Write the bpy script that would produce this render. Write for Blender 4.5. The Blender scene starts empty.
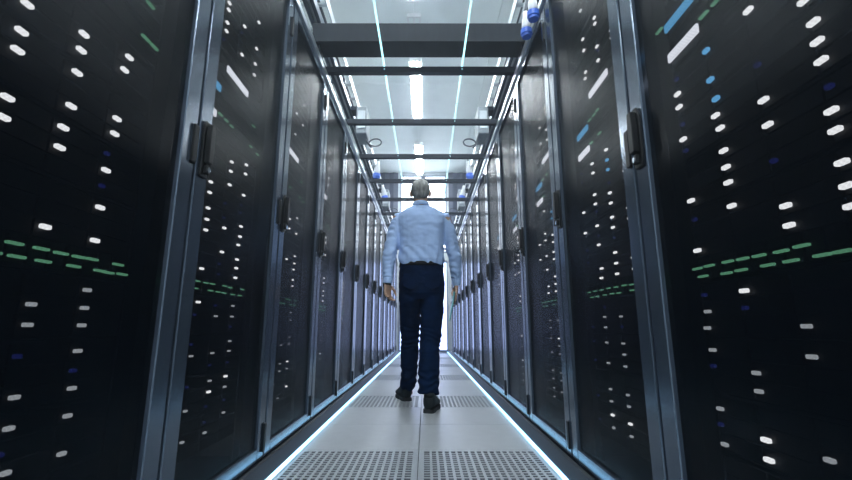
import bpy, math, random
from mathutils import Vector, Matrix, noise
random.seed(7)
S = bpy.context.scene
COL = S.collection
PI = math.pi

# ------------------------------------------------------------------ camera, world, exposure
cd = bpy.data.cameras.new('camera'); cam = bpy.data.objects.new('camera', cd); COL.objects.link(cam)
cd.sensor_width = 36.0; cd.lens = 36.0 * 432 / 852; cd.clip_start = 0.02; cd.clip_end = 60
cam.location = (0.034, 0.0, 0.604)
cam.rotation_euler = (PI / 2 + 0.2018, 0, -0.001)
S.camera = cam
w = bpy.data.worlds.new('world'); S.world = w; w.use_nodes = True
w.node_tree.nodes['Background'].inputs[0].default_value = (0.02, 0.03, 0.05, 1)
w.node_tree.nodes['Background'].inputs[1].default_value = 0.1
HAZE = 0.012     # thin forward-scattering haze, added for a bloom-like glow around the lights
if HAZE:
    v_ = w.node_tree.nodes.new('ShaderNodeVolumeScatter'); v_.inputs['Density'].default_value = HAZE
    v_.inputs['Color'].default_value = (.78, .88, 1, 1); v_.inputs['Anisotropy'].default_value = .78
    w.node_tree.links.new(v_.outputs[0], w.node_tree.nodes['World Output'].inputs['Volume'])
S.view_settings.view_transform = 'Standard'; S.view_settings.look = 'None'
S.view_settings.gamma = 1; S.view_settings.use_curve_mapping = False
S.view_settings.exposure = 0.0
S.cycles.max_bounces = 8; S.cycles.transparent_max_bounces = 16; S.cycles.caustics_reflective = False

LAMP = 78.0        # ceiling fixtures
DAY = 5.0         # frosted end glazing
STRIP = 4.6       # floor light strips

# ------------------------------------------------------------------ materials
def mat(name, col, rough=0.5, metal=0.0, emit=None, es=0.0, var=0.0, vscale=8.0, bump=0.0, bscale=60.0, stretch=(1, 1, 1), spec=0.5, coat=0.0):
    m = bpy.data.materials.new(name); m.use_nodes = True
    nt = m.node_tree; b = nt.nodes['Principled BSDF']
    b.inputs['Base Color'].default_value = (*col, 1); b.inputs['Roughness'].default_value = rough
    b.inputs['Metallic'].default_value = metal; b.inputs['Specular IOR Level'].default_value = spec
    b.inputs['Coat Weight'].default_value = coat
    if emit:
        b.inputs['Emission Color'].default_value = (*emit, 1); b.inputs['Emission Strength'].default_value = es
    if var or bump:
        tc = nt.nodes.new('ShaderNodeTexCoord'); mp = nt.nodes.new('ShaderNodeMapping'); mp.inputs['Scale'].default_value = stretch
        nt.links.new(tc.outputs['Object'], mp.inputs['Vector'])
    if var:
        n = nt.nodes.new('ShaderNodeTexNoise'); n.inputs['Scale'].default_value = vscale; n.inputs['Detail'].default_value = 4
        nt.links.new(mp.outputs[0], n.inputs['Vector'])
        r = nt.nodes.new('ShaderNodeValToRGB')
        r.color_ramp.elements[0].position = .3; r.color_ramp.elements[1].position = .7
        r.color_ramp.elements[0].color = (*[c * (1 - var) for c in col], 1)
        r.color_ramp.elements[1].color = (*[min(1, c * (1 + var)) for c in col], 1)
        nt.links.new(n.outputs[0], r.inputs[0]); nt.links.new(r.outputs[0], b.inputs['Base Color'])
    if bump:
        n2 = nt.nodes.new('ShaderNodeTexNoise'); n2.inputs['Scale'].default_value = bscale; n2.inputs['Detail'].default_value = 3
        nt.links.new(mp.outputs[0], n2.inputs['Vector'])
        bp = nt.nodes.new('ShaderNodeBump'); bp.inputs['Strength'].default_value = bump; bp.inputs['Distance'].default_value = .01
        nt.links.new(n2.outputs[0], bp.inputs['Height']); nt.links.new(bp.outputs[0], b.inputs['Normal'])
    return m

def mesh_door_material():
    # perforated steel: a fine grid of holes (6 mm pitch) through which one sees into the rack
    m = bpy.data.materials.new('perforated_steel'); m.use_nodes = True; nt = m.node_tree; N = nt.nodes; Lk = nt.links
    b = N['Principled BSDF']; out = N['Material Output']
    b.inputs['Base Color'].default_value = (.003, .005, .008, 1); b.inputs['Roughness'].default_value = .31
    b.inputs['Metallic'].default_value = 0.0; b.inputs['Specular IOR Level'].default_value = .07; b.inputs['Specular Tint'].default_value = (.70, .86, 1, 1)
    tc = N.new('ShaderNodeTexCoord'); sx = N.new('ShaderNodeSeparateXYZ'); Lk.new(tc.outputs['Object'], sx.inputs[0])
    def sinw(sock, pitch):
        a = N.new('ShaderNodeMath'); a.operation = 'MULTIPLY'; a.inputs[1].default_value = 2 * PI / pitch; Lk.new(sock, a.inputs[0])
        s = N.new('ShaderNodeMath'); s.operation = 'SINE'; Lk.new(a.outputs[0], s.inputs[0]); return s.outputs[0]
    mu = N.new('ShaderNodeMath'); mu.operation = 'MULTIPLY'
    Lk.new(sinw(sx.outputs[0], .010), mu.inputs[0]); Lk.new(sinw(sx.outputs[2], .010), mu.inputs[1])
    mr = N.new('ShaderNodeMapRange'); mr.inputs['From Min'].default_value = -.25; mr.inputs['From Max'].default_value = .25
    mr.inputs['To Min'].default_value = .395; mr.inputs['To Max'].default_value = .425
    Lk.new(mu.outputs[0], mr.inputs['Value'])
    tr = N.new('ShaderNodeBsdfTransparent'); mx = N.new('ShaderNodeMixShader')
    Lk.new(mr.outputs[0], mx.inputs[0]); Lk.new(b.outputs[0], mx.inputs[1]); Lk.new(tr.outputs[0], mx.inputs[2])
    Lk.new(mx.outputs[0], out.inputs['Surface'])
    return m

M = dict(
    cabinet=mat('black_steel', (.003, .004, .006), .5, .0),
    frame=mat('grey_blue_powder_coat', (.078, .105, .145), .2, .6, spec=1.0, bump=.02, bscale=300),
    mesh=mesh_door_material(),
    handle=mat('black_plastic', (.003, .004, .005), .5, spec=.25),
    chrome=mat('lock_metal', (.5, .55, .6), .25, 1),
    server=mat('server_steel', (.0025, .003, .004), .6, .0),
    bay=mat('drive_bay_plastic', (.003, .0035, .005), .5),
    rail=mat('aluminium', (.62, .67, .72), .35, .75),
    plinth=mat('plinth_black', (.014, .018, .024), .55, .0),
    beam=mat('dark_blue_grey_steel', (.005, .011, .024), .5, .0, spec=.3),
    header=mat('header_slate_grey', (.016, .021, .028), .6, .0, var=.12, vscale=5, stretch=(6, 1, 1), spec=.15),
    floor=mat('pale_floor', (.42, .45, .48), .6, var=.08),
    plenum=mat('dark_plenum', (.010, .014, .022), .9),
    tile=mat('pale_laminate', (.40, .42, .45), .38, var=.05, vscale=14, bump=.02, bscale=200),
    grate=mat('grate_steel', (.40, .43, .47), .4, .1),
    tileedge=mat('tile_edge', (.30, .31, .33), .6),
    ceiling=mat('ceiling_white_green', (.80, .87, .86), .6, var=.03, vscale=3),
    wall=mat('wall_paint', (.62, .66, .70), .7, var=.04),
    cladding=mat('corrugated_blue_grey', (.035, .045, .085), .6, .0, var=.1, vscale=6),
    window_frame=mat('window_frame_grey', (.30, .35, .44), .45, .3),
    lampbody=mat('lamp_housing', (.75, .77, .78), .45),
    lamp=mat('lamp_diffuser', (.9, .9, .9), .5, emit=(.86, .95, 1.0), es=LAMP),
    pane=mat('lit_frosted_glass', (.8, .85, .9), .3, emit=(.80, .88, 1.0), es=DAY),
    doorpane=mat('lit_door_glass', (.8, .85, .9), .3, emit=(.42, .54, 1.0), es=DAY * .52),
    strip=mat('light_strip_glow', (.8, .9, 1), .4, emit=(.28, .66, 1.0), es=STRIP),
    cyan=mat('cyan_light_line', (.6, .9, .9), .4, emit=(.50, .95, 1.0), es=1.7),
    white_led=mat('white_indicator', (.8, .8, .8), .4, emit=(.95, .97, 1.0), es=4.6),
    soft_led=mat('soft_white_indicator', (.7, .7, .7), .4, emit=(.85, .92, 1.0), es=1.4),
    blue_led=mat('blue_indicator', (.2, .5, .9), .4, emit=(.16, .55, 1.0), es=3.0),
    green_led=mat('green_indicator', (.3, .8, .5), .4, emit=(.30, .85, .50), es=1.1),
    dim_led=mat('dim_blue_indicator', (.02, .03, .12), .4, emit=(.02, .03, .24), es=1.0),
    white_bar=mat('white_lit_label', (.8, .8, .85), .4, emit=(.86, .90, 1.0), es=4.2),
    blue_bar=mat('blue_lit_label', (.2, .5, .8), .4, emit=(.14, .52, .95), es=2.6),
    busbar=mat('busbar_dark', (.05, .075, .11), .35, .5),
    tray=mat('tray_galvanised', (.55, .60, .64), .4, .6, var=.1, vscale=12),
    box=mat('tap_box_grey', (.30, .34, .38), .5, var=.06),
    cable=mat('grey_cable', (.05, .06, .08), .5),
    plugwhite=mat('plug_white', (.72, .74, .78), .4),
    plugblue=mat('plug_blue', (.06, .17, .72), .4),
    skin=mat('skin', (.50, .31, .22), .5, var=.12, vscale=30, bump=.05, bscale=250),
    hair=mat('grey_hair', (.24, .24, .23), .6, var=.5, vscale=45, bump=.6, bscale=160, stretch=(1, 1, .25)),
    shirt=mat('pale_blue_cotton', (.44, .60, .92), .75, var=.05, vscale=9, bump=.12, bscale=40),
    jeans=mat('dark_navy_denim', (.0015, .010, .036), .85, spec=.08, var=.25, vscale=14, bump=.2, bscale=90),
    belt=mat('black_leather', (.006, .006, .008), .7, spec=.15),
    shoe=mat('dark_shoe_leather', (.008, .012, .014), .6, spec=.25, var=.2),
    sole=mat('shoe_sole', (.010, .012, .014), .7),
    eye=mat('eye_white', (.75, .74, .72), .2),
    tablet=mat('tablet_case_teal', (.22, .62, .62), .3),
    screen=mat('tablet_screen', (.01, .012, .015), .08),
    watch=mat('watch_black', (.012, .012, .014), .3),
)

# ------------------------------------------------------------------ mesh builder
class MB:
    def __init__(s): s.v = []; s.f = []
    def box(s, x0, x1, y0, y1, z0, z1):
        n = len(s.v)
        s.v += [(x, y, z) for z in (z0, z1) for y in (y0, y1) for x in (x0, x1)]
        s.f += [tuple(n + i for i in q) for q in ((0, 2, 3, 1), (4, 5, 7, 6), (0, 1, 5, 4), (2, 6, 7, 3), (0, 4, 6, 2), (1, 3, 7, 5))]
        return s
    def prism(s, pts, axis, a0, a1):
        """pts: outline in the two other axes, swept along axis from a0 to a1"""
        n = len(s.v); k = len(pts)
        def P(p, a):
            return {'x': (a, p[0], p[1]), 'y': (p[0], a, p[1]), 'z': (p[0], p[1], a)}[axis]
        s.v += [P(p, a0) for p in pts] + [P(p, a1) for p in pts]
        s.f += [tuple(range(n, n + k)), tuple(range(n + 2 * k - 1, n + k - 1, -1))]
        s.f += [(n + i, n + (i + 1) % k, n + k + (i + 1) % k, n + k + i) for i in range(k)]
        return s
    def loft(s, rings):
        """rings: lists of equal length; closed by fans"""
        n = len(s.v); k = len(rings[0])
        for r in rings: s.v += [tuple(p) for p in r]
        for j in range(len(rings) - 1):
            for i in range(k):
                a = n + j * k + i; b = n + j * k + (i + 1) % k
                s.f.append((a, b, b + k, a + k))
        s.f.append(tuple(range(n + k - 1, n - 1, -1)))
        s.f.append(tuple(range(n + (len(rings) - 1) * k, n + len(rings) * k)))
        return s
    def tube(s, pts, rad, seg=12, side=(1, 0, 0)):
        pts = [Vector(p) for p in pts]; rings = []
        for j, p in enumerate(pts):
            t = (pts[min(j + 1, len(pts) - 1)] - pts[max(j - 1, 0)]).normalized()
            sd = Vector(side); sd = sd - t * sd.dot(t)
            if sd.length < 1e-3: sd = Vector((0, 0, 1)) - t * t.z
            sd.normalize(); ot = t.cross(sd)
            r = rad[j] if isinstance(rad, (list, tuple)) else rad
            ra, rb = r if isinstance(r, (list, tuple)) else (r, r)
            rings.append([p + sd * (ra * math.cos(2 * PI * i / seg)) + ot * (rb * math.sin(2 * PI * i / seg)) for i in range(seg)])
        return s.loft(rings)
    def ell(s, c, r, seg=20, rows=12, rot=None):
        c = Vector(c); rings = []
        for j in range(rows + 1):
            a = -PI / 2 + PI * (j + .02 if j == 0 else (j - .02 if j == rows else j)) / rows
            ring = []
            for i in range(seg):
                q = Vector((r[0] * math.cos(a) * math.cos(2 * PI * i / seg), r[1] * math.cos(a) * math.sin(2 * PI * i / seg), r[2] * math.sin(a)))
                if rot: q = rot @ q
                ring.append(c + q)
            rings.append(ring)
        return s.loft(rings)
    def build(s, name, m, parent=None, smooth=False, bevel=0.0):
        me = bpy.data.meshes.new(name); me.from_pydata(s.v, [], s.f); me.update()
        import bmesh
        bm = bmesh.new(); bm.from_mesh(me); bmesh.ops.recalc_face_normals(bm, faces=bm.faces[:])
        if bevel:
            bmesh.ops.bevel(bm, geom=bm.edges[:], offset=bevel, segments=1, affect='EDGES', clamp_overlap=True)
        bm.to_mesh(me); bm.free()
        me.materials.append(m)
        if smooth: me.polygons.foreach_set('use_smooth', [True] * len(me.polygons))
        return link(name, me, parent)

def link(name, me, parent=None):
    o = bpy.data.objects.new(name, me); COL.objects.link(o)
    if parent: o.parent = parent
    return o
def tag(o, label, cat, group=None):
    o['label'] = label; o['category'] = cat
    if group: o['group'] = group
    return o
def empty(name, loc=(0, 0, 0), rz=0.0):
    o = bpy.data.objects.new(name, None); COL.objects.link(o); o.location = loc; o.rotation_euler = (0, 0, rz); o.empty_display_size = .1
    return o
def thing(name, label, cat, loc=(0, 0, 0), rz=0.0, group=None): return tag(empty(name, loc, rz), label, cat, group)
def struct(o): o['kind'] = 'structure'; return o
def dup(o, parent):
    c = o.copy(); COL.objects.link(c); c.parent = parent
    for ch in list(o.children): dup(ch, c)
    return c

# ------------------------------------------------------------------ the hall
CEIL = 4.96; ENDY = 11.65; HX = 4.6; BACKY = -6.0
PITCH = 0.79; GAP0 = 1.263; RX = 0.68

fl = MB()
fl.box(-HX, -.645, BACKY, ENDY, -.4, -.001); fl.box(.645, HX, BACKY, ENDY, -.4, -.001); floor = struct(fl.build('floor', M['floor']))
MB().box(-.645, .645, BACKY, ENDY, -.4, -.30).box(-.6445, -.642, BACKY, ENDY, -.3, -.04).box(.642, .6445, BACKY, ENDY, -.3, -.04).build('plenum', M['plenum'], floor)
# floor tiles: 0.6 m, one perforated row in every three
def solid_tile():
    return MB().box(-.2985, .2985, -.2985, .2985, -.035, 0).build('floor_tile', M['tile'], floor, bevel=.002)
def grate_tile():
    m = MB(); e = .2985; b = .026; n = 17
    m.box(-e, e, -e, -e + b, -.004, 0); m.box(-e, e, e - b, e, -.004, 0); m.box(-e, -e + b, -e + b, e - b, -.004, 0); m.box(e - b, e, -e + b, e - b, -.004, 0)
    p = (2 * e - 2 * b) / n
    for i in range(1, n):
        c = -e + b + i * p
        m.box(c - .0058, c + .0058, -e + b, e - b, -.004, -.0004)
        m.box(-e + b, e - b, c - .0055, c + .0055, -.004, -.0009)
    return m.build('perforated_tile', M['grate'], floor)
st, gt = solid_tile(), grate_tile(); ust = ugt = False
for r in range(-2, 18):
    y = 2.06 + .6 * r
    if y + .3 > ENDY + .25: break
    for sx in (-1, 1):
        perf = r % 3 == 0
        if perf:
            o = gt if not ugt else dup(gt, floor); ugt = True
        else:
            o = st if not ust else dup(st, floor); ust = True
        o.location = (sx * .3, y, 0)
for sx, nm in ((-1, 'left'), (1, 'right')):
    b = MB(); x = lambda a: sx * a
    b.prism([(x(.618), 0), (x(.672), 0), (x(.672), .045), (x(.655), .045)], 'y', -.2, ENDY)
    struct(b.build('baseboard_' + nm, M['plinth']))
    b = MB(); b.box(min(x(.672), x(.676)), max(x(.672), x(.676)), -.2, ENDY, 0, .03)

ce = struct(MB().box(-HX, HX, BACKY, ENDY + .2, CEIL + .02, CEIL + .2).build('ceiling', M['ceiling']))
cp = None
for i in range(-3, 3):
    for j in range(0, 7):
        if cp is None: cp = o = MB().box(.003, 1.197, .003, 1.197, -.02, .02).build('ceiling_panel', M['ceiling'], ce, bevel=.002)
        else: o = dup(cp, ce)
        o.location = (i * 1.2 - .13, 3.5 + j * 1.2, CEIL)
struct(MB().box(-HX - .15, -HX, BACKY, ENDY + .2, -.4, CEIL + .2).build('wall_left', M['wall']))
struct(MB().box(HX, HX + .15, BACKY, ENDY + .2, -.4, CEIL + .2).build('wall_right', M['wall']))
struct(MB().box(-HX, HX, BACKY - .15, BACKY, -.4, CEIL + .2).build('wall_back', M['wall']))
# end wall with its openings: a door at the end of the aisle, a tall glazing above it
wl, wr = -.69, .63
we = MB()
we.box(-HX, wl, ENDY, ENDY + .15, 0, CEIL); we.box(wr, HX, ENDY, ENDY + .15, 0, CEIL)
we.box(wl, wr, ENDY, ENDY + .15, 4.86, CEIL); we.box(wl, wr, ENDY, ENDY + .15, 2.42, 2.62)
wall_end = struct(we.build('wall_end', M['wall']))
for x0, x1 in ((-3.2, -.74), (.68, 3.1)):
    m = MB(); pts = []; n = int((x1 - x0) / .12)
    for i in range(n + 1):
        xx = x0 + (x1 - x0) * i / n
        pts.append((xx, ENDY - .012 - (.045 if i % 2 else 0)))
    front = pts; back = [(p[0], ENDY - .002) for p in reversed(pts)]
    m.prism(front + back, 'z', 2.55, 4.93)
    m.build('wall_panel', M['cladding'], wall_end)
win = struct(empty('window_1', (0, ENDY, 0)))
f = MB()
f.box(wl, wl + .05, 0, .1, 2.62, 4.86); f.box(wr - .05, wr, 0, .1, 2.62, 4.86)
f.box(wl, wr, 0, .1, 4.82, 4.86); f.box(wl, wr, 0, .1, 4.62, 4.71); f.box(wl, wr, 0, .1, 2.62, 2.68)
f.box(-.10, .04, 0, .1, 2.62, 4.86); f.box(wl, wr, .0, .1, 3.55, 3.62)
f.build('window_frame', M['window_frame'], win)
for x0, x1 in ((wl + .05, -.10), (.04, wr - .05)):
    for z0, z1 in ((4.71, 4.82), (3.62, 4.62), (2.68, 3.55)):
        MB().box(x0, x1, .05, .07, z0, z1).build('pane', M['pane'], win)
dr = struct(empty('door_1', (0, ENDY, 0)))
f = MB(); f.box(wl, wl + .05, -.01, .1, 0, 2.42); f.box(wr - .03, wr, -.01, .1, 0, 2.42); f.box(wl, wr, -.01, .1, 2.36, 2.42); f.box(wl, wr, -.01, .1, 0, .05)
f.build('door_frame', M['window_frame'], dr)
for x0, x1 in ((wl + .05, -.035), (-.025, wr - .03)):
    MB().box(x0, x1, .03, .06, .05, 2.36).build('door_leaf', M['doorpane'], dr)
MB().box(-.075, -.05, -.05, -.03, .95, 1.25).box(-.07, -.055, -.03, .03, .97, .99).box(-.07, -.055, -.03, .03, 1.21, 1.23).build('door_handle', M['handle'], dr)

# ------------------------------------------------------------------ floor light strips
for sx, nm in ((-1, 'left'), (1, 'right')):
    t = thing('floor_light_strip', f'glowing cyan white light strip on the floor at the foot of the {nm} rack row', 'light strip', (sx * .597, 0, 0), 0, 'floor light strips')
    MB().box(-.0085, .0085, 0, ENDY - .02, .0004, .006).build('channel', M['rail'], t)
    d0 = None
    for k in range(19):
        if d0 is None: d0 = o = MB().box(-.0075, .0075, .004, .596, .006, .013).build('diffuser', M['strip'], t)
        else: o = dup(d0, t)
        o.location = (0, .1 + .6 * k, 0)

# ------------------------------------------------------------------ server racks
HW = .391     # half width
TOP = 2.352
L0 = [(-0.11, 1.244), (-0.11, 1.182), (-0.11, 1.14), (-0.11, 1.038), (-0.11, 0.997), (0.03, 1.281), (0.03, 1.239), (0.03, 1.181), (0.03, 1.097), (0.02, 1.04), (0.18, 1.323), (0.17, 1.279), (0.17, 1.138), (0.02, 0.993), (0.17, 1.096), (0.16, 0.993), (0.16, 0.896), (0.16, 0.813), (0.02, 0.814), (0.16, 0.693), (0.02, 0.652), (0.02, 0.611), (0.02, 0.472), (0.02, 0.415), (0.03, 0.333), (0.16, 0.651), (0.16, 0.611), (0.16, 0.553), (0.16, 0.471), (0.16, 0.412), (0.16, 0.333)]
L0g = [(0.23, 1.528), (0.23, 1.419), (0.27, 1.419), (-0.10, 0.767), (-0.04, 0.767), (0.02, 0.767), (0.07, 0.766), (0.12, 0.766), (0.16, 0.767), (0.25, 0.767), (-0.08, 0.742), (-0.03, 0.742), (0.03, 0.742), (0.11, 0.743), (0.19, 0.743), (0.22, 0.742), (0.27, 0.744)]
L1 = [(0.03, 1.279), (0.03, 1.238), (0.03, 1.18), (0.17, 1.321), (0.17, 1.278), (0.17, 1.179), (-0.12, 1.14), (-0.12, 1.099), (-0.12, 1.039), (-0.12, 0.996), (-0.12, 0.956), (0.02, 0.996), (0.17, 1.038), (0.17, 0.993), (-0.12, 1.908), (-0.12, 1.876), (-0.12, 1.817), (-0.12, 1.778), (0.03, 1.916), (0.03, 1.776), (0.17, 2.047), (0.17, 1.905), (0.17, 1.824), (0.17, 1.767), (0.02, 0.899), (0.16, 0.954), (0.16, 0.891), (-0.12, 0.814), (0.16, 0.854), (0.16, 0.813), (-0.12, 0.695), (0.16, 0.696), (0.02, 0.65), (0.16, 0.652), (0.16, 0.553), (0.16, 0.514), (0.02, 0.513), (-0.13, 0.511), (0.15, 0.416), (0.02, 0.413), (0.02, 0.374), (0.15, 0.376), (-0.13, 0.333), (0.16, 0.277), (0.02, 0.233), (-0.13, 0.236)]
L1g = [(-0.1, 1.424), (-0.05, 1.424), (-0.0, 1.423), (0.21, 1.528), (0.2, 1.422), (0.28, 1.417), (-0.14, 0.767), (-0.08, 0.767), (-0.03, 0.768), (0.07, 0.77), (.12, .768), (0.24, 0.771), (-0.15, 0.741), (-0.04, 0.742), (.02, .742), (0.07, 0.742), (.15, .742), (0.22, 0.743)]
L1x = [('w', -.08, .12, 1.637, .026), ('w', -.165, -.135, 1.408, .026), ('b', -.16, -.12, 1.522, .026)]
R0 = [(0.01, 1.313), (0.14, 1.227), (0.15, 1.172), (0.15, 1.131), (0.15, 1.091), (0.01, 1.09), (0.01, 1.032), (0.15, 0.99), (0.15, 0.952), (-0.28, 1.273), (-0.28, 1.232), (-0.14, 1.132), (-0.13, 1.093), (-0.28, 1.132), (-0.13, 1.033), (-0.13, 0.99), (-0.13, 0.951), (-0.13, 0.892), (-0.28, 0.95), (-0.28, 0.81), (0.02, 0.849), (0.02, 0.808), (0.15, 0.891), (0.15, 0.848), (0.15, 0.811), (-0.13, 0.689), (-0.27, 0.647), (-0.28, 0.605), (-0.27, 0.55), (-0.27, 0.408), (-0.27, 0.325), (-0.13, 0.507), (-0.13, 0.468), (-0.13, 0.368), (-0.13, 0.328), (0.02, 0.608), (0.02, 0.551), (0.02, 0.369)]
R0b = [(-0.14, 1.316), (-0.14, 1.232), (-0.13, 1.173)]
R0g = [(-0.13, 1.415), (-0.08, 1.414), (-0.33, 1.52), (-0.29, .762), (-0.24, 0.763), (-0.17, 0.763), (-0.12, 0.762), (-0.07, 0.761), (-0.01, 0.76), (0.04, 0.762), (-0.27, 0.739), (-0.18, 0.736), (-0.13, 0.737), (-0.05, 0.737), (0.01, 0.737), (0.08, 0.737), (0.12, 0.737)]
R0x = [('w', -.30, -.16, 1.40, .026), ('b', -.30, -.165, 1.50, .024)]
R1 = [(0.01, 1.316), (-0.14, 1.315), (-0.14, 1.272), (-0.14, 1.173), (-0.14, 1.131), (0.01, 1.133), (0.01, 1.091), (0.01, 1.033), (0.01, 0.992), (-0.14, 1.034), (0.15, 1.32), (0.15, 1.175), (0.15, 1.033), (0.15, 0.993), (-0.28, 1.13), (-0.28, 1.033), (-0.13, 2.08), (0.01, 1.929), (0.01, 1.900), (-0.13, 1.927), (0.01, 1.788), (-0.13, 1.868), (0.01, 1.722), (0.15, 1.763), (0.15, 1.73), (-0.13, 1.757), (-0.14, 1.73), (-0.14, 0.951), (0.01, 0.892), (0.01, 0.85), (-0.13, 0.849), (0.01, 0.809), (-0.14, 0.81), (0.15, 0.85), (0.15, 0.81), (-0.14, 0.65), (0.01, 0.648), (-0.14, 0.608), (-0.14, 0.548), (0.01, 0.549), (-0.14, 0.468), (0.01, 0.509), (0.01, 0.467), (-0.14, 0.368), (0.01, 0.367), (0.01, 0.327), (-0.14, 0.322), (0.01, 0.268), (0.01, 0.226), (-0.14, 0.271), (-0.14, 0.224)]
R1b = [(0.01, 1.272), (0.01, 1.231), (0.15, 1.275), (0.15, 1.233)]
R1g = [(-0.13, 1.518), (-0.08, 1.517), (-0.04, 1.519), (-0.13, 1.41), (-0.04, 1.412), (-0.29, 0.762), (-.22, .762), (-0.15, 0.761), (-.08, .762), (-0.01, 0.76), (.06, .76), (0.12, 0.757), (-0.26, 0.738), (-.20, .738), (-0.12, 0.738), (-.05, .738), (0.01, 0.736), (0.12, 0.737)]
R1x = [('w', -.11, .08, 1.625, .026), ('b', -.29, -.16, 1.50, .024), ('w', -.29, -.16, 1.398, .026)]
GRID_Z = [.23, .27, .325, .37, .41, .47, .51, .55, .61, .65, .69, .81, .85, .895, .95, .99, 1.035, 1.095, 1.13, 1.175, 1.235, 1.275, 1.318, 1.73, 1.77, 1.82, 1.87, 1.91]
GRID_X = [-.275, -.135, .01, .155]

LEDY = .088
def capsule_pts(w, h):
    c = min(w, h) * .42
    return [(-w + c, -h), (w - c, -h), (w, -h + c), (w, h - c), (w - c, h), (-w + c, h), (-w, h - c), (-w, -h + c)]
def led_mesh(m, x, z, w, h): m.prism([(x + a, z + b) for a, b in capsule_pts(w, h)], 'y', LEDY - .004, LEDY + .004)
led_me = {}  # indicator meshes are centred on x, z = 0
for key, mm, w_, h_ in (('w', 'white_led', .0115, .0048), ('s', 'soft_led', .0095, .0042), ('b', 'blue_led', .0105, .0055), ('g', 'green_led', .017, .0028), ('d', 'dim_led', .007, .0045)):
    b = MB(); led_mesh(b, 0, 0, w_, h_); o = b.build('indicator_light', M[mm]); led_me[key] = o.data
    bpy.data.objects.remove(o)
LSZ = {'w': ('white_led', .0115, .0048), 's': ('soft_led', .0095, .0042), 'b': ('blue_led', .0105, .0055), 'g': ('green_led', .017, .0028), 'd': ('dim_led', .007, .0045)}

def rack_proto():
    r = empty('server_rack')
    c = MB()
    c.box(-HW, -HW + .02, .032, 1.0, .0, TOP); c.box(HW - .02, HW, .032, 1.0, .0, TOP)
    c.box(-HW + .02, HW - .02, .032, 1.0, TOP - .02, TOP); c.box(-HW + .02, HW - .02, .032, 1.0, .0, .06)
    c.box(-HW + .02, HW - .02, .98, 1.0, .06, TOP - .02)
    c.box(-HW + .02, -.305, .098, .11, .06, TOP - .02); c.box(.305, HW - .02, .098, .11, .06, TOP - .02)
    c.build('cabinet', M['cabinet'], r)
    MB().box(-HW + .004, HW - .004, .008, .032, .002, .038).build('plinth', M['plinth'], r)
    # door
    d = MB(); z0, z1 = .042, TOP - .004; s = .074
    d.box(-HW + .003, -HW + s, 0, .030, z0, z1); d.box(HW - s, HW - .003, 0, .030, z0, z1)
    d.box(-HW + s, HW - s, 0, .030, z1 - .05, z1); d.box(-HW + s, HW - s, 0, .030, z0, z0 + .06)
    door = d.build('door', M['frame'], r, bevel=.003)
    g = MB(); a, bb = HW - s - .002, .012
    # slightly bowed sheet: three facets
    g.box(-a, a, bb, bb + .002, z0 + .058, z1 - .048)
    g.build('mesh_panel', M['mesh'], door)
    # swing handle with lock, on the left edge as one faces the rack
    h = MB(); hx = -HW + .040
    h.prism([(hx - .024, 1.075), (hx + .020, 1.075), (hx + .024, 1.10), (hx + .024, 1.235), (hx + .012, 1.262), (hx - .016, 1.262), (hx - .024, 1.245)], 'y', -.009, .0)
    h.prism([(hx - .013, 1.12), (hx + .013, 1.12), (hx + .015, 1.20), (hx + .010, 1.250), (hx - .010, 1.250), (hx - .015, 1.20)], 'y', -.027, -.009)
    h.box(hx - .010, hx + .010, -.021, -.009, 1.085, 1.112)
    h.build('handle', M['handle'], door, bevel=.002)
    lk = MB(); lk.prism([(hx + .009 * math.cos(i * PI / 5), 1.098 + .009 * math.sin(i * PI / 5)) for i in range(10)], 'y', -.024, -.021)
    lk.build('lock', M['chrome'], door)
    for zz0, zz1 in ((2.13, 2.235), (1.10, 1.222), (.078, .195)):
        MB().prism([(HW - .030, zz0), (HW - .004, zz0), (HW - .004, zz1), (HW - .030, zz1)], 'y', -.009, .0).build('hinge', M['handle'], door, bevel=.002)
    MB().box(HW - .052, HW - .044, -.006, 0, 2.28, 2.288).build('screw', M['chrome'], door)
    return r
sv = None
def server_meshes():
    out = []
    m = MB(); m.box(-.30, .30, .100, .70, -.068, .068); 
    for i in range(4):
        for j in range(3):
            x = -.288 + i * .143; z = -.062 + j * .0425
            m.box(x, x + .137, .092, .100, z, z + .037)
    out.append(m)
    m = MB(); m.box(-.30, .30, .098, .60, -.036, .036)
    for i in range(12): m.box(-.285 + i * .047, -.245 + i * .047, .092, .098, -.028, .028)
    out.append(m)
    m = MB(); m.box(-.30, .30, .098, .60, -.046, .046); m.box(-.29, .29, .092, .098, -.038, -.004); m.box(-.29, .29, .092, .098, .004, .038)
    out.append(m)
    res = []
    for k, m in enumerate(out):
        o = m.build(('server', 'network_switch', 'storage_unit')[k], M['server']); res.append((o.name, o.data)); bpy.data.objects.remove(o)
    return res
SM = server_meshes()
UNITS = [(0, .237), (0, .375), (0, .513), (0, .652), (1, .758), (0, .853), (0, .993), (0, 1.134), (0, 1.276), (2, 1.402), (2, 1.508), (2, 1.632), (0, 1.770), (0, 1.908), (0, 2.046), (0, 2.200)]

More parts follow.
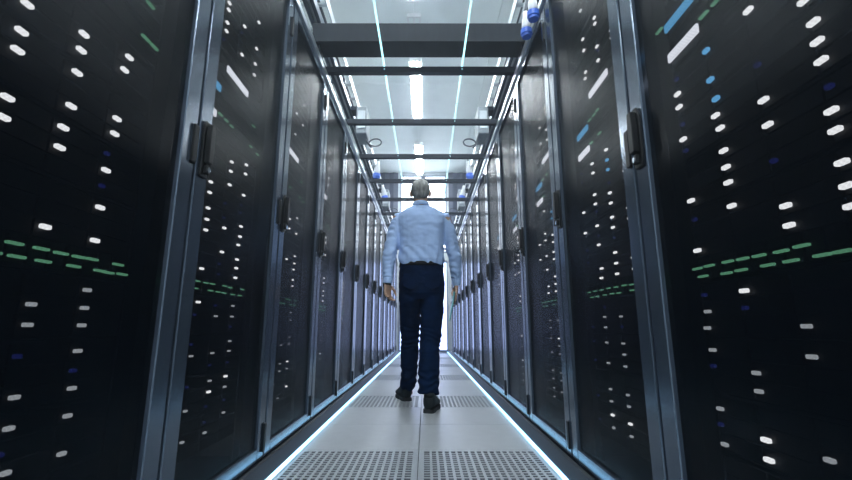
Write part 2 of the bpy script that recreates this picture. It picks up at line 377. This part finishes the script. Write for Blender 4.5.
ORD = ['nearest', 'second', 'third', 'fourth', 'fifth', 'sixth', 'seventh', 'eighth', 'ninth', 'tenth', 'eleventh', 'twelfth', 'thirteenth']
proto = rack_proto(); first = True
NR = 13
for side, row in ((-1, 'left'), (1, 'right')):
    for k in range(NR):
        if first: r = proto; first = False
        else:
            r = proto.copy(); COL.objects.link(r)
            for ch in list(proto.children):
                if ch.name.split('.')[0] in ('cabinet', 'plinth', 'door'): dup(ch, r)
        yc = GAP0 - PITCH / 2 + PITCH * k
        r.location = (side * RX, yc, 0); r.rotation_euler = (0, 0, PI / 2 if side < 0 else -PI / 2)
        if k == 0:
            lab = 'nearest black server rack on the left, large white lights filling the left edge' if side < 0 else 'nearest black server rack on the right, large white and blue lights at the right edge'
        elif k == NR - 1: lab = f'farthest black server rack of the {row} row, beside the bright end door'
        else: lab = f'tall black mesh-door server rack, {ORD[k]} from the camera in the {row} row'
        tag(r, lab, 'server rack', f'server racks of the {row} row')
        # what stands behind the mesh
        if k < 4:
            for u, z in UNITS:
                o = link(SM[u][0], SM[u][1], r); o.location = (0, 0, z)
        else:
            m = MB(); m.box(-.30, .30, .1, .7, .16, 2.27); m.build('server_stack', M['server'], r)
        P, G, B, X = ((L0, L0g, [], []) if k == 0 else (L1, L1g, [], L1x)) if side < 0 else ((R0, R0g, R0b, R0x) if k == 0 else (R1, R1g, R1b, R1x))
        rr = random.Random(100 * k + (side > 0))
        lights = []
        for x, z in P:
            if k > 1 and rr.random() < .15: continue
            key = 'w' if (z > .78 or rr.random() < .15) else 's'
            lights.append((key, x, z))
        lights += [('b', x, z) for x, z in B] + [('g', x, z) for x, z in G if not (k > 1 and rr.random() < .2)]
        if k == 0:   # the drive bays above the frame, for a view from lower down or farther back
            lights += [('w', x, z) for x, z in (L1 if side < 0 else R1) if z > 1.7]
        if k < 2:
            for gx in GRID_X:
                for gz in GRID_Z:
                    if rr.random() < .4 and not any(abs(gx - a) < .035 and abs(gz - c) < .018 for _, a, c in lights): lights.append(('d', gx, gz))
        if k < 3:
            for key, x, z in lights:
                o = link('indicator_light', led_me[key], r); o.location = (x, 0, z); o.scale = (.85, 1, .8) if k else (1, 1, 1)
        else:
            for key in 'wsbg':
                m = MB(); any_ = False
                for kk, x, z in lights:
                    if kk == key: led_mesh(m, x, z, LSZ[key][1], LSZ[key][2]); any_ = True
                if any_:
                    o = m.build('indicator_lights', M[LSZ[key][0]], r); o['kind'] = 'stuff'
        for c, x0, x1, z, hh in X:
            MB().box(x0, x1, LEDY - .003, LEDY + .004, z - hh / 2, z + hh / 2).build('lit_label', M['white_bar' if c == 'w' else 'blue_bar'], r)

# ------------------------------------------------------------------ above the racks
ROWY0, ROWY1 = GAP0 - PITCH, GAP0 + PITCH * (NR - 1)
for side, row in ((-1, 'left'), (1, 'right')):
    a = lambda p, q: (min(side * p, side * q), max(side * p, side * q))
    t = thing('roof_rail', f'pale aluminium rail running along the tops of the {row} racks', 'rail', (0, 0, 0), 0, 'rack top rails')
    x0, x1 = a(.668, .715)
    m = MB(); m.box(x0, x1, ROWY0, ROWY1, TOP + .001, TOP + .018); x2, x3 = a(.690, .715); m.box(x2, x3, ROWY0, ROWY1, TOP + .018, TOP + .042)
    x4, x5 = a(.668, .676); m.box(x4, x5, ROWY0, ROWY1, TOP + .018, TOP + .042)
    m.build('profile', M['rail'], t)

for n in range(11):
    y = 2.778 + .79 * n
    if y + .1 > ROWY1: break
    t = thing('cross_beam', ('nearest' if n == 0 else ORD[n]) + (' thin dark cross beam' if n else ' thin dark cross beam, just behind the thick header') + ' spanning the aisle between rack tops' + (', counted from the camera' if n else ''), 'beam', (0, y, 2.395), 0, 'thin cross beams')
    m = MB(); m.prism([(0, 0), (.044, 0), (.044, .044), (.038, .044), (.038, .006), (.006, .006), (.006, .044), (0, .044)], 'x', -.70, .70)
    m.build('channel', M['beam'], t)
    for x in (-.262, .295):
        MB().tube([(x, -.003, .022), (x, .0, .022)], .006, 10).build('screw', M['chrome'], t)
t = thing('header_beam', 'thick slate grey header spanning the aisle overhead, nearest the camera', 'beam', (0, 2.53, 2.395))
MB().prism([(0, .066), (.175, .066), (.175, .20), (.168, .20), (.168, .074), (.006, .074), (.006, .20), (0, .20)], 'x', -.715, .715).build('channel', M['header'], t)
MB().box(-.715, .715, .02, .155, .150, .192).build('filler_panel', M['header'], t)
for x in (-.70, .675): MB().box(x, x + .025, .03, .15, 0, .066).build('bracket', M['beam'], t)
for x, nm in ((-.262, 'left'), (.295, 'right')):
    t = thing('overhead_light_line', f'thin cyan light line overhead along the aisle, {nm} of the ceiling lamps', 'light strip', (x, 0, 2.4395), 0, 'overhead cyan light lines')
    MB().box(-.006, .006, .9, 10.6, .003, .010).build('carrier', M['rail'], t)
    for k in range(8):
        MB().box(-.0055, .0055, .9 + 1.2 * k + .012, .9 + 1.2 * (k + 1) - .012, -.0, .003).build('diffuser', M['cyan'], t)

def rods(m, x, ys, z0):
    for y in ys: m.tube([(x, y, z0), (x, y, CEIL - .018)], .006, 6)
for side, row in ((-1, 'left'), (1, 'right')):
    sx = side
    t = thing('busbar', f'dark double-rail power busbar hung above the {row} racks', 'busbar', (sx * .80, 0, 2.88), 0, 'power busbars')
    m = MB(); m.box(-.040, -.012, .3, 11.0, 0, .07); m.box(.012, .040, .3, 11.0, 0, .07); m.build('rail', M['busbar'], t)
    MB().box(-.012, .012, .3, 11.0, .02, .066).build('web', M['tray'], t)
    for y in (1.4, 3.8, 6.2, 8.6):
        a0, a1 = sorted((-side * .05, side * .16)); b0, b1 = sorted((side * .12, side * .16))
        MB().box(a0, a1, y, y + .04, .0705, .095).box(b0, b1, y, y + .04, TOP + .0005 - 2.88, .0705).build('post', M['busbar'], t)
    t = thing('cable_tray', f'galvanised cable tray hung high above the {row} racks', 'cable tray', (sx * .93, 0, 3.22), 0, 'cable trays')
    m = MB(); m.box(-.15, -.14, .3, 11.2, 0, .09); m.box(.14, .15, .3, 11.2, 0, .09); m.build('side_rail', M['tray'], t)
    rg = None
    for k in range(36):
        if rg is None: rg = o = MB().box(-.14, .14, 0, .03, .0, .018).build('rung', M['tray'], t)
        else: o = dup(rg, t)
        o.location = (0, .4 + .3 * k, 0)
    for y in (1.6, 4.0, 6.4, 8.8):
        a0, a1 = sorted((-sx * .15, sx * .32)); b0, b1 = sorted((sx * .28, sx * .32))
        MB().box(a0, a1, y - .04, y, -.025, -.0005).box(b0, b1, y - .04, y, TOP + .0005 - 3.22, -.025).build('post', M['busbar'], t)
    for j, rx in enumerate((-.08, -.03, .03, .08)):
        pts = [(sx * .93 + rx + .012 * noise.noise((q * .7, j * 3.1, side)), .4 + q * .6, 3.238 + .014) for q in range(18)]
        tag(MB().tube(pts, .013, 8).build('power_cable', M['cable'], None, True), f'dark cable in the tray above the {row} racks, {("outermost of four", "second from outside", "second from the aisle", "nearest the aisle")[j if side < 0 else 3 - j]}', 'cable', f'cables in the {row} tray')

# tap-off boxes on the busbars, with their looping leads
for side, row in ((-1, 'left'), (1, 'right')):
    for j, y in enumerate((4.15, 6.9, 9.4)):
        zz = 2.58
        t = thing('tap_off_box', f'{("nearest", "second", "farthest")[j]} grey tap-off box hanging from the {row} busbar', 'power box', (side * .635, y, zz), 0, 'busbar tap-off boxes')
        b = MB(); b.box(-.055, .055, 0, .30, 0, .30); b.build('housing', M['box'], t, bevel=.008)
        a = sorted((side * .055, side * .128))
        MB().box(a[0], a[1], .08, .22, .302, .345).build('clamp', M['beam'], t)
        MB().box(-.040, .040, -.010, 0, .05, .25).build('cover', M['tray'], t, bevel=.003)
        pts = [(-side * .03, .15, .0), (-side * .045, .15, -.03)]
        for q in range(22):
            an = PI * 1.15 + q / 21 * 2 * PI * 1.1
            pts.append((-side * (.125 + .07 * math.cos(an) * 1.0), .15 + .004 * q, -.02 + .055 * math.sin(an) * (1 - q * .01)))
        MB().tube(pts, .008, 8).build('lead', M['cable'], t, True)

def connector(x, y, z, label, lean, top, s=1.0):
    t = thing('power_connector', label, 'connector', (x, y, z), 0, 'hanging blue and white power connectors')
    t.rotation_euler = (0, lean, .3)
    MB().tube([(0, 0, 0), (0, 0, .018 * s), (0, 0, .022 * s), (0, 0, .06 * s)], [.034 * s, .036 * s, .043 * s, .042 * s], 16).build('socket_ring', M['plugblue'], t)
    MB().box(-.012 * s, .012 * s, .034 * s, .052 * s, .02 * s, .07 * s).build('latch', M['plugblue'], t, bevel=.003)
    MB().tube([(0, 0, .06 * s), (0, 0, .085 * s), (0, 0, .14 * s), (0, 0, .165 * s), (0, 0, .21 * s)], [.036 * s, .034 * s, .030 * s, .022 * s, .018 * s], 20).build('body', M['plugwhite'], t, True)
    inv = Matrix.Rotation(.3, 4, 'Z') @ Matrix.Rotation(lean, 4, 'Y')
    e = inv.inverted() @ Vector((top[0] - x, top[1] - y, top[2] - z))
    a = Vector((0, 0, .205 * s)); bq = Vector((0, 0, .32 * s))
    pts = [((1 - u) ** 2) * a + 2 * u * (1 - u) * bq + u * u * e for u in [i / 8 for i in range(9)]]
    MB().tube(pts, .010, 8).build('cord', M['cable'], t, True)
connector(.632, 2.26, 2.29, 'blue and white power connector hanging at upper right, lower of the pair', .0, (.765, 2.42, 2.882), .8)
connector(.632, 2.10, 2.28, 'blue and white power connector hanging at upper right, higher of the pair', .0, (.765, 2.26, 2.882), .8)
for side, row in ((-1, 'left'), (1, 'right')):
    connector(side * .64, 5.60, 2.60, f'small blue power connector hanging in the distance above the {row} racks, nearer one', -side * .1, (side * .765, 5.64, 2.882), 1.2)
    connector(side * .60, 6.55, 2.58, f'small blue power connector hanging in the distance above the {row} racks, farther one', side * .2, (side * .765, 6.6, 2.882), 1.2)

# ------------------------------------------------------------------ ceiling lamps
lamp0 = None
def lamp(x, y, length, label, grp):
    t = thing('ceiling_lamp', label, 'ceiling lamp', (x, y, LAMPZ), 0, grp)
    MB().box(-.10, .10, 0, length, .0, .012).box(-.07, .07, .01, length - .01, .012, .045).box(-.10, -.095, 0, length, -.008, 0).box(.095, .10, 0, length, -.008, 0).build('housing', M['lampbody'], t)
    MB().prism([(-.075, -.001), (.075, -.001), (.075, -.026), (.05, -.036), (-.05, -.036), (-.075, -.026)], 'y', .03, length - .03).build('diffuser', M['lamp'], t)
    for y0 in (-.06, length):
        m = MB(); m.box(-.09, .09, y0, y0 + .06, -.015, .045)
        for q in (-.06, 0, .06): m.box(q - .012, q + .012, y0 + .01, y0 + .05, -.07, -.015)
        m.build('end_cap', M['lampbody'], t)
    for yy in (.25, length - .25):
        MB().box(-.03, .03, yy - .02, yy + .02, .045, .06).tube([(0, yy, .06), (0, yy, CEIL - .02 - LAMPZ)], .007, 6).build('hanger', M['lampbody'], t)
LAMPZ = 4.70
for y, lb in ((-.30, 'long white ceiling lamp above the aisle, overhead and behind the camera'), (2.88, 'long white ceiling lamp above the aisle, hidden above the thick header'), (6.06, 'long bright white ceiling lamp above the aisle, nearest fully visible one'), (9.20, 'long bright white ceiling lamp above the aisle, farthest, near the end glazing')):
    lamp(-.125, y, 1.81, lb, 'ceiling lamps over the aisle')
for sx, nm in ((-1, 'left'), (1, 'right')):  # out-of-view lamps added to brighten the man's back
    for j, y in enumerate((-2.6, -5.0)):
        lamp(sx * .50, y, 1.81, f'added fill lamp over the open floor behind the camera, {("nearer", "farther")[j]} one on the {nm}', 'added fill lamps behind the camera')
t = thing('ceiling_bracket', 'small pale three-pronged bracket on the ceiling in front of the lamp', 'bracket', (-.13, 5.30, CEIL - .02))
m = MB(); m.box(-.10, .10, 0, .03, -.06, -.001)
for q in (-.085, 0, .085): m.box(q - .012, q + .012, .03, .14, -.05, -.02)
m.build('plate', M['lampbody'], t)
for sx, nm in ((-1, 'left'), (1, 'right')):  # unseen lamps added on both sides for bounced light in the hall
    for j, y in enumerate((-2.2, 1.0, 4.4, 7.8)):
        lamp(sx * 3.0, y, 1.81, f'{("rearmost", "first", "middle", "farthest")[j]} added fill lamp over the next aisle on the {nm}', f'added fill lamps over the {nm} neighbouring aisle')

# ------------------------------------------------------------------ the man
def remesh(mb, name, m, parent, voxel, disp=None, smooth_it=2):
    o = mb.build(name, m, parent, True)
    md = o.modifiers.new('r', 'REMESH'); md.mode = 'VOXEL'; md.voxel_size = voxel; md.use_smooth_shade = True
    ms = o.modifiers.new('s', 'SMOOTH'); ms.factor = .5; ms.iterations = smooth_it
    dg = bpy.context.evaluated_depsgraph_get(); dg.update()
    me = bpy.data.meshes.new_from_object(o.evaluated_get(dg)); o.modifiers.clear()
    old = o.data; o.data = me; bpy.data.meshes.remove(old)
    me.name = name
    if not me.materials: me.materials.append(m)
    if disp:
        cs = [v.co + v.normal * disp(v.co) for v in me.vertices]
        for v, c in zip(me.vertices, cs): v.co = c
    me.polygons.foreach_set('use_smooth', [True] * len(me.polygons)); me.update()
    return o
PY = 3.55
man = thing('person', 'grey haired man in pale blue shirt and dark trousers walking away down the aisle', 'person', (0, PY, 0))
# joints, relative to the man's origin (x right, y away from the camera, z up)
SH = {-1: (-.188, .0, 1.518), 1: (.188, .0, 1.518)}
UA = {-1: (-.222, -.015, 1.42), 1: (.226, .01, 1.42)}
EL = {-1: (-.262, -.055, 1.205), 1: (.278, .035, 1.205)}
WR = {-1: (-.272, -.07, .965), 1: (.296, .135, .975)}
HIP = {-1: (-.088, 0, .93), 1: (.088, 0, .93)}
TH = {-1: (-.094, .08, .72), 1: (.084, -.03, .72)}
KN = {-1: (-.098, .175, .50), 1: (.070, -.05, .50)}
CA = {-1: (-.104, .25, .32), 1: (.060, -.115, .32)}
AN = {-1: (-.112, .345, .10), 1: (.056, -.155, .10)}
FT = {-1: (-.118, .30), 1: (.054, -.235)}   # heel back x, y
def ring(c, rx, ry, z, seg=24, p=2.4):
    out = []
    for i in range(seg):
        a = 2 * PI * i / seg; ca, sa = math.cos(a), math.sin(a)
        out.append((c[0] + rx * math.copysign(abs(ca) ** (2 / p), ca), c[1] + ry * math.copysign(abs(sa) ** (2 / p), sa), z))
    return out
bd = MB()
hc = Vector((-.010, .005, 1.765))
bd.ell(hc, (.076, .096, .096), 24, 16)                          # skull
bd.ell(hc + Vector((0, .030, -.068)), (.058, .070, .072))       # jaw
bd.ell(hc + Vector((0, .080, -.108)), (.026, .022, .020))       # chin
bd.tube([hc + Vector((0, .092, .012)), hc + Vector((0, .106, -.022)), hc + Vector((0, .118, -.048)), hc + Vector((0, .100, -.058))], [.009, .012, .017, .012], 10)   # nose
bd.ell(hc + Vector((0, .084, .022)), (.052, .014, .010))        # brow
bd.ell(hc + Vector((0, .093, -.080)), (.026, .010, .006)); bd.ell(hc + Vector((0, .092, -.089)), (.023, .010, .006))   # lips
for sx in (-1, 1):
    bd.ell(hc + Vector((sx * .042, .060, -.045)), (.020, .022, .024))       # cheek
    bd.ell(hc + Vector((sx * .082, .004, -.030)), (.011, .020, .033), 14, 10, Matrix.Rotation(sx * .35, 3, 'Z'))   # ear
bd.tube([(-.005, -.012, 1.50), (-.006, -.010, 1.60), (-.008, .0, 1.70)], [(.064, .062), (.058, .060), (.056, .058)], 18)   # neck
bd.loft([ring((0, .0), rx, ry, z) for rx, ry, z in ((.135, .09, .86), (.165, .105, .97), (.160, .10, 1.08), (.165, .10, 1.2), (.175, .105, 1.36), (.185, .10, 1.48), (.15, .08, 1.55), (.07, .06, 1.60))])
for s in (-1, 1):
    bd.tube([SH[s], UA[s], EL[s], WR[s]], [.055, .047, .038, .026], 14)
    bd.tube([HIP[s], TH[s], KN[s], CA[s], AN[s], (AN[s][0], AN[s][1] + .01, .05)], [.085, .075, .052, .052, .036, .036], 16)
    # palm and fingers; f points forward, n towards the thigh
    W = Vector(WR[s]); d = (Vector((0.02 * -s, .10 if s > 0 else .02, -1))).normalized(); an_ = .62 if s < 0 else -.02; fv = Vector((-s * math.sin(an_), math.cos(an_), .05)); fv = (fv - d * fv.dot(d)).normalized(); nv = Vector((-s * math.cos(an_), -math.sin(an_), 0)); nv = (nv - d * nv.dot(d) - fv * nv.dot(fv)).normalized()
    def seq(dirs, base):
        pts = [base]
        for v, L in dirs: pts.append(pts[-1] + v.normalized() * L)
        return pts
    bd.tube([W - d * .01, W + d * .03, W + d * .065, W + d * .095, W + d * .102], [(.022, .029), (.019, .037), (.015, .043), (.012, .041), (.009, .036)], 16, side=nv)
    for q, (off, LL) in enumerate(((.031, .90), (.0105, 1.0), (-.010, .94), (-.030, .76))):
        base = W + d * (.088 if q < 3 else .080) + fv * off
        c = (.10, .22, .30) if s > 0 else (.30 + .06 * q, .95 + .05 * q, 1.5 + .05 * q)
        dirs = [(d * math.cos(a) + nv * math.sin(a) + fv * (off * .9), l * LL) for a, l in zip(c, (.042, .028, .022))]
        pts = seq(dirs, base)
        bd.tube([base - d * .012] + pts, [.0085, .0092, .0086, .0078, .0062], 10)
    tb = W + d * .030 + fv * .030 + nv * .008
    if s > 0: pts = [tb, W + d * .052 + fv * .044 + nv * .022, W + d * .078 + fv * .036 + nv * .0345, W + d * .102 + fv * .024 + nv * .0325]
    else: pts = seq([(d * .7 + fv * .6 + nv * .35, .036), (d * .9 + fv * .25 + nv * .3, .032), (d * 1 + nv * .35, .024)], tb)
    bd.tube([tb - fv * .016 - d * .004] + pts, [.014, .0135, .0115, .0100, .0072], 10)
    if s > 0: HAND = (W, d, fv, nv)
remesh(bd, 'body', M['skin'], man, .0045, None, 3)
for sx in (-1, 1):
    eye = MB().ell(hc + Vector((sx * .031, .079, -.004)), (.0115, .0115, .0115), 14, 8).build('eye', M['eye'], man, True)
    MB().ell(hc + Vector((sx * .031, .0875, -.004)), (.005, .0035, .005), 12, 6).build('iris', M['watch'], eye, True)
    MB().ell(hc + Vector((sx * .031, .0795, .002)), (.0135, .0115, .0075), 14, 8).build('eyelid', M['skin'], man, True)
# hair: a close cropped cap over skull and nape, higher at the forehead
hr = MB()
hr.ell(hc + Vector((0, -.010, .008)), (.0815, .096, .0935), 28, 18)
hr.ell(hc + Vector((0, -.040, -.040)), (.066, .058, .060))
hr.ell(hc + Vector((0, .030, .058)), (.062, .060, .046))
remesh(hr, 'hair', M['hair'], man, .006, lambda p: .0035 * noise.noise((p.x * 60, p.y * 60, p.z * 22)) + .002 * noise.noise(p * 140), 2)
# shirt
sh = MB()
sh.loft([ring((ox, oy), rx, ry, z) for ox, oy, rx, ry, z in ((0, 0, .168, .116, 1.085), (0, 0, .182, .127, 1.125), (0, -.002, .193, .134, 1.155), (0, -.002, .191, .132, 1.20), (0, -.003, .186, .127, 1.28), (0, -.005, .192, .128, 1.37), (0, -.006, .200, .127, 1.45), (-.002, -.005, .206, .115, 1.52), (-.003, -.006, .180, .098, 1.565), (-.004, -.006, .130, .082, 1.592), (-.005, -.006, .085, .074, 1.612), (-.006, -.006, .070, .070, 1.625))])
for s in (-1, 1):
    inn = (SH[s][0] * .6, 0, 1.52)
    sh.tube([inn, SH[s], UA[s], ((UA[s][0] + EL[s][0]) / 2, (UA[s][1] + EL[s][1]) / 2, 1.31), EL[s], ((EL[s][0] + WR[s][0]) / 2 + s * .003, (EL[s][1] + WR[s][1]) / 2, 1.09), (WR[s][0], WR[s][1], WR[s][2] + .035)],
            [.050, .056, .060, .058, .055, .049, .042], 18)
def shirt_fold(p):
    a = .006 * noise.noise((p.x * 9 + 3, p.y * 9, p.z * 15)) + .0035 * noise.noise((p.x * 22, p.y * 22, p.z * 34))
    if abs(p.x) > .215: a += .0022 * math.sin(p.z * 120 + 14 * noise.noise(p * 6)) + .004 * noise.noise((p.x * 14, p.y * 14, p.z * 38))
    if p.z < 1.26 and abs(p.x) < .21: a += .005 * noise.noise((p.x * 34, p.y * 20, p.z * 9)) + .004 * math.sin(p.x * 70 + p.z * 60)
    # shallow yoke fold and centre of the back
    a -= .004 * math.exp(-((p.x / .03) ** 2)) * (1 if p.y < 0 else 0)
    return a
shirt = remesh(sh, 'shirt', M['shirt'], man, .007, shirt_fold, 3)
c = MB()
def band(c0, rx, ry, z0, z1, th, tilt=0):
    m = MB(); o = ring(c0, rx, ry, z0, 28, 2.1); i = ring(c0, rx - th, ry - th, z0, 28, 2.1)
    o2 = ring(c0, rx * .96, ry * .96, z1, 28, 2.1); i2 = ring(c0, rx * .96 - th, ry * .96 - th, z1, 28, 2.1)
    T = lambda r: [(p[0], p[1], p[2] - tilt * (p[1] - c0[1])) for p in r]
    o, i, o2, i2 = T(o), T(i), T(o2), T(i2); n = 28
    m.v = o + o2 + i2 + i
    for a, b in ((0, 1), (1, 2), (2, 3), (3, 0)):
        m.f += [(a * n + q, a * n + (q + 1) % n, b * n + (q + 1) % n, b * n + q) for q in range(n)]
    return m
band((-.006, -.008), .074, .076, 1.602, 1.638, .006, .25).build('collar', M['shirt'], shirt, True)
for s in (-1, 1):
    W = Vector(WR[s]); E_ = Vector(EL[s]); dd = (E_ - W).normalized()
    MB().tube([W + dd * -.006, W + dd * .0, W + dd * .052, W + dd * .058], [.034, .0365, .0395, .036], 18).build('cuff', M['shirt'], shirt, True)
# trousers
tr = MB()
tr.loft([ring((ox, oy), rx, ry, z) for ox, oy, rx, ry, z in ((0, 0, .178, .124, 1.128), (0, -.002, .182, .128, 1.08), (.002, -.006, .186, .134, 1.02), (.004, -.008, .187, .137, .95), (.004, -.004, .184, .132, .88), (.002, .0, .15, .11, .835))])
for s in (-1, 1):
    tr.ell((s * .082, -.075, .945), (.085, .062, .095))
rl = {-1: [.096, .089, .074, .073, .066], 1: [.098, .092, .081, .082, .076]}
for s in (-1, 1):
    hem = (AN[s][0], AN[s][1], .120)
    tr.tube([(HIP[s][0], HIP[s][1], .95), (HIP[s][0], HIP[s][1], .86), TH[s], KN[s], CA[s], hem], [(.096, .11), (.097, .112)] + [(r, r * 1.08) for r in rl[s][1:4]] + [(rl[s][4], rl[s][4] * 1.15)], 20)
def trouser_fold(p):
    a = .006 * noise.noise((p.x * 10, p.y * 10 + 5, p.z * 12)) + .004 * noise.noise((p.x * 20 + 7, p.y * 20, p.z * 40))
    if p.z < .30: a += .006 * math.sin(p.z * 95 + 6 * noise.noise(p * 9))
    if .42 < p.z < .62: a += .004 * math.sin(p.z * 120 + 8 * noise.noise(p * 8))
    return a
trous = remesh(tr, 'trousers', M['jeans'], man, .007, trouser_fold, 2)
band((0, -.001), .187, .133, 1.100, 1.134, .010).build('belt', M['belt'], trous, True)
for s in (-1, 1):
    m = MB(); x0 = s * .085
    pk = []
    for (px_, pz_) in ((-.055, 1.03), (.055, 1.03), (.055, .93), (0, .905), (-.055, .93)):
        pk.append((x0 + px_, pz_))
    m.prism(pk, 'y', -.148, -.120).build('back_pocket', M['jeans'], trous)
# shoes
for s in (-1, 1):
    hx, hy = FT[s]; sh_ = MB(); yaw = .30 if s < 0 else -.20
    rot = lambda px_, py_: (hx + px_ * math.cos(yaw) - py_ * math.sin(yaw), hy + px_ * math.sin(yaw) + py_ * math.cos(yaw))
    rings = []
    for yy, hw, hh in ((.0, .028, .085), (.012, .041, .118), (.06, .046, .128), (.10, .046, .120), (.15, .047, .090), (.20, .052, .066), (.25, .048, .052), (.285, .028, .038)):
        rings.append([(*rot(hw * math.copysign(abs(math.cos(2 * PI * i / 20)) ** .7, math.cos(2 * PI * i / 20)), yy), .022 + hh * (.5 + .5 * math.sin(2 * PI * i / 20))) for i in range(20)])
    sh_.loft(rings)
    shoe = sh_.build('shoe', M['shoe'], man, True)
    o1 = ((.0, .026), (.012, .040), (.06, .046), (.12, .043), (.20, .053), (.25, .049), (.28, .033), (.292, .013))
    out = [rot(-hw, yy - .004) for yy, hw in o1] + [rot(hw, yy - .004) for yy, hw in reversed(o1)]
    MB().prism(out, 'z', .0, .028).build('sole', M['sole'], shoe, bevel=.002)
    band((rot(0, .035)[0], rot(0, .035)[1]), .040, .040, .108, .140, .006).build('shoe_collar', M['shoe'], shoe, True)
W = Vector(WR[-1]); dd = (Vector(EL[-1]) - W).normalized()
MB().tube([W - dd * .020, W - dd * .004], [.031, .031], 18).box(W.x - .036, W.x - .026, W.y - .016, W.y + .016, W.z - .032, W.z - .002).build('wristwatch', M['watch'], man, True)
# tablet pinched between his right thumb and fingers
W, d, fv, nv = HAND
tb = thing('tablet', 'thin teal tablet held edge-on in the right hand of the walking man', 'tablet', tuple(Vector((0, PY, 0)) + W + d * .075 + nv * .0185))
R = Matrix((-nv, fv, -d)).transposed()
tb.rotation_mode = 'QUATERNION'; tb.rotation_quaternion = (R @ Matrix.Rotation(.16, 3, 'Y')).to_quaternion()
MB().box(-.0045, .0045, -.10, .055, -.235, .012).build('case', M['tablet'], tb, bevel=.003)
MB().box(.0045, .0058, -.094, .049, -.225, .002).build('screen', M['screen'], tb)
